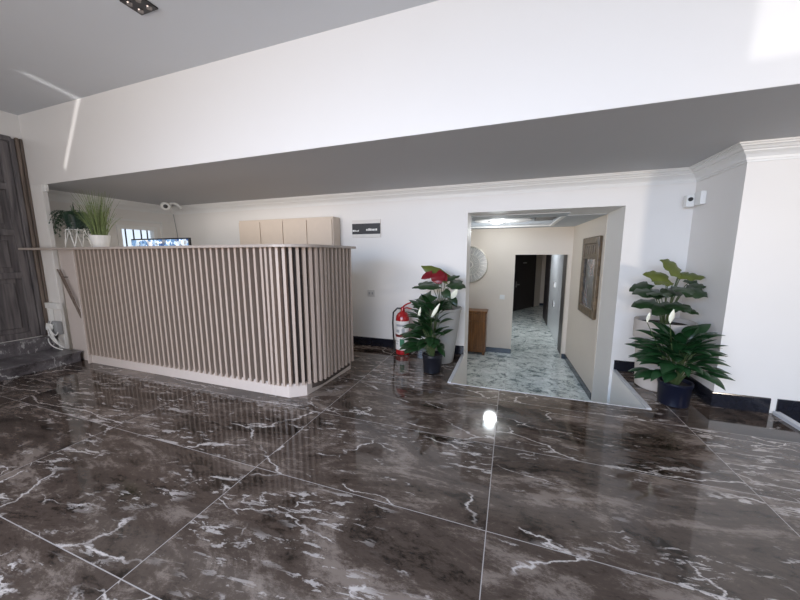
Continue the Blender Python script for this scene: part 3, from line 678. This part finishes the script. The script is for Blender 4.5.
# ------------------------------------------------------------------ plants
def pot(g, c, prof, m, soilz, sr):
    q = MB(); q.lathe(prof, (c[0], c[1], 0), 40); q.build('pot', m, g, smooth=True)
    q = MB(); q.lathe([(.01, soilz-.01), (sr, soilz)], (c[0], c[1], 0), 30); q.build('soil', SOIL, g)
def big_plant(g, c, zs, leaves):
    stems = MB(); groups = {}
    for (bx, by, Yb, tx_, ty_, Yt, wpx, nrm, mm, heart) in leaves:
        b0 = at(bx, by, Yb); t0 = at(tx_, ty_, Yt)
        groups.setdefault(mm.name, (mm, MB()))[1].leaf(b0, t0, wpx*.0150, nrm, heart=heart, droop=.10, fold=.22)
        root_ = Vector((c[0]+(b0.x-c[0])*.15, c[1]+(b0.y-c[1])*.15, zs))
        mid = Vector((c[0]+(b0.x-c[0])*.45, c[1]+(b0.y-c[1])*.45, zs+(b0.z-zs)*.75))
        stems.tube(bez(root_, mid, b0, 8), .0055, 6, .0035)
    stems.build('stems', STEMM, g, smooth=True)
    for k, (mm, mb) in groups.items():
        mb.build('spathe' if 'spathe' in k else 'foliage', mm, g, smooth=True)
# anthurium on the left
c = (at(441.5, 307, 4.0).x, 4.0)
g = thing('potted_anthurium', 'red flowered anthurium in a tall grey pot beside the corridor opening', 'potted plant', (*c, 0))
pot(g, c, [(.155, 0), (.165, .01), (.25, .69), (.262, .70), (.262, .725), (.245, .725), (.23, .67)], POTG, .675, .235)
U = (0, -.55, 1)
big_plant(g, c, .675, [
 (446, 278, 4.0, 421, 266, 3.95, 13, (.1, -.9, .6), LEAFO, True),
 (432, 273, 3.9, 421, 279, 3.82, 8, (0, -.9, .5), REDF, True),
 (436, 273, 3.88, 441, 284, 3.82, 14, (.1, -1, .2), REDF, True),
 (441, 274, 3.92, 447, 281, 3.86, 8, (.1, -1, .2), REDF, True),
 (446, 279, 4.0, 460, 276, 4.02, 9, U, LEAFD, True),
 (450, 283, 3.95, 466, 288, 3.9, 14, U, LEAFD, True),
 (452, 282, 4.05, 463, 281, 4.15, 12, U, LEAFD, True),
 (438, 286, 3.95, 412, 288, 3.85, 11, U, LEAFD, True),
 (430, 284, 4.1, 418, 284, 4.15, 12, U, LEAFD, True),
 (431, 295, 3.9, 413, 308, 3.8, 17, (-.4, -.8, .6), LEAFD, True),
 (444, 291, 3.9, 450, 298, 3.85, 9, (0, -1, .3), LEAFD, True),
 (451, 297, 3.95, 457, 307, 3.9, 8, (.1, -1, .2), LEAFD, True),
 (438, 303, 3.85, 421, 307, 3.74, 13, U, LEAFD, True),
 (440, 303, 3.85, 452, 308, 3.74, 13, U, LEAFD, True),
 (451, 299, 3.88, 457.5, 289, 3.85, 4.5, (.3, -1, .2), WHITEF, False)])
# heart-leaved plant on the right
c = (at(664.5, 320, 3.92).x, 3.92)
g = thing('potted_philodendron', 'wide layered heart-leaved plant in the large cream pot on the right', 'potted plant', (*c, 0))
pot(g, c, [(.185, 0), (.195, .01), (.225, .52), (.250, .53), (.254, .722), (.238, .722), (.225, .66)], POTW, .68, .225)
big_plant(g, c, .68, [
 (680, 272, 3.9, 660, 260, 3.85, 15, (.3, -.8, .7), LEAFO, True),
 (681, 273, 3.95, 688, 274, 3.9, 9, U, LEAFO, True),
 (668, 279, 3.85, 643, 274, 3.8, 13, (.2, -.8, .8), LEAFO, True),
 (666, 281, 3.9, 655, 284, 3.7, 13, U, LEAFO, True),
 (682, 275, 3.9, 706, 278, 3.85, 11, U, LEAFO, True),
 (648, 284, 3.9, 629, 291, 3.85, 11, U, LEAFD, True),
 (660, 292, 3.85, 632, 294, 3.7, 16, U, LEAFD, True),
 (655, 292, 3.75, 668, 296, 3.55, 15, U, LEAFD, True),
 (676, 290, 3.85, 662, 296, 3.6, 13, U, LEAFD, True),
 (686, 288, 3.85, 708, 297, 3.75, 17, U, LEAFD, True),
 (690, 285, 3.95, 706, 287, 3.88, 11, U, LEAFD, True),
 (688, 283, 4.0, 697, 281, 4.02, 11, U, LEAFD, True),
 (680, 287, 3.75, 690, 295, 3.55, 13, U, LEAFD, True),
 (656, 302, 3.85, 631, 307, 3.7, 13, U, LEAFD, True),
 (672, 305, 3.8, 652, 315, 3.6, 14, U, LEAFD, True),
 (672, 303, 3.75, 690, 312, 3.55, 15, U, LEAFD, True),
 (682, 308, 3.85, 699, 315, 3.7, 8, U, LEAFD, True)])
def lily(g, c, zs, n, spread, hmax, seed, m, lens=(.17, .27), flowers=(), squash=1.0, ymin=None, keep=None):
    rnd = random.Random(seed); st = MB(); fo = MB(); fl = MB()
    k = 0; tries = 0
    while k < n and tries < 4000:
        tries += 1
        a = 2*math.pi*rnd.random(); el = rnd.uniform(.05, 1.35); ln = rnd.uniform(*lens)
        R1 = spread*rnd.uniform(.3, .75)*math.cos(el)+.02; h = hmax*rnd.uniform(.25, .8)*math.sin(el)+.05
        b0 = Vector((c[0]+R1*math.cos(a), c[1]+R1*math.sin(a)*squash, zs+h))
        dirv = Vector((math.cos(a)*math.cos(el*.8), math.sin(a)*math.cos(el*.8)*squash, math.sin(el*.8)*.9-.42)).normalized()
        tip = b0+dirv*ln
        if keep and not (keep(b0) and keep(tip)): continue
        k += 1
        nrm = Vector((-math.cos(a)*.5*math.sin(el), -math.sin(a)*.5*math.sin(el)-.25, 1))
        fo.leaf(b0, tip, ln*rnd.uniform(.32, .48), nrm, droop=rnd.uniform(.15, .38), fold=.25)
        st.tube(bez((c[0]+.02*math.cos(a), c[1]+.02*math.sin(a), zs-.02), (c[0]+R1*.4*math.cos(a), c[1]+R1*.4*math.sin(a)*squash, zs+h*.8), b0, 5), .004, 5, .0025)
    fo.build('foliage', m, g, smooth=True); 
    for (x0, y0, x1, y1, Yd, wpx) in flowers:
        b0 = at(x0, y0, Yd); t0 = at(x1, y1, Yd)
        q = MB(); q.leaf(b0, t0, wpx*.008, (.3, -1, .1), droop=.15, fold=.5); q.tube([b0, b0+(t0-b0)*.6+Vector((0, -.012, 0))], .006, 6)
        q.build('spathe', WHITEF, g, smooth=True)
        st.tube(bez((c[0], c[1], zs), (c[0]+(b0.x-c[0])*.6, c[1]+(b0.y-c[1])*.5, zs+(b0.z-zs)*.6), b0, 6), .0045, 5, .003)
    st.build('stems', STEMM, g)
c = (-.845, 3.57)
g = thing('potted_peace_lily', 'peace lily in a small black pot in front of the red flowered plant', 'potted plant', (*c, 0), 'peace lilies in nursery pots')
pot(g, c, [(.095, 0), (.105, .01), (.118, .19), (.126, .20), (.126, .225), (.115, .225), (.108, .19)], POTK, .195, .108)
lily(g, c, .20, 95, .30, .74, 5, LEAFG if False else mat('deep_green_leaf', (.010, .036, .010), .35, noise=.5, scale=9), flowers=((418.5, 318, 420.5, 307, 3.45, 4), (431, 318, 440, 303, 3.4, 5)), squash=.7, keep=lambda p: p.z > .20 and p.x < -.60 and p.y < 3.72 and (p.z > .30 or abs(p.x+.845) > .13))
c = (1.50, 3.50)
g = thing('potted_peace_lily', 'leafy peace lily in a small navy pot in front of the cream pot', 'potted plant', (*c, 0), 'peace lilies in nursery pots')
pot(g, c, [(.105, 0), (.115, .01), (.125, .19), (.132, .20), (.132, .225), (.12, .225), (.112, .19)], POTN, .195, .112)
lily(g, c, .20, 100, .36, .52, 12, LEAFG, lens=(.17, .26), flowers=((670, 323, 674, 309, 3.4, 6), (647, 322, 650, 312, 3.4, 4)), squash=.6, keep=lambda p: p.z > .24 and p.y < 3.66 and (p.z > .33 or abs(p.x-1.5) > .16) and p.x < 1.84 and (p.x < 1.80 or p.y < 3.5))
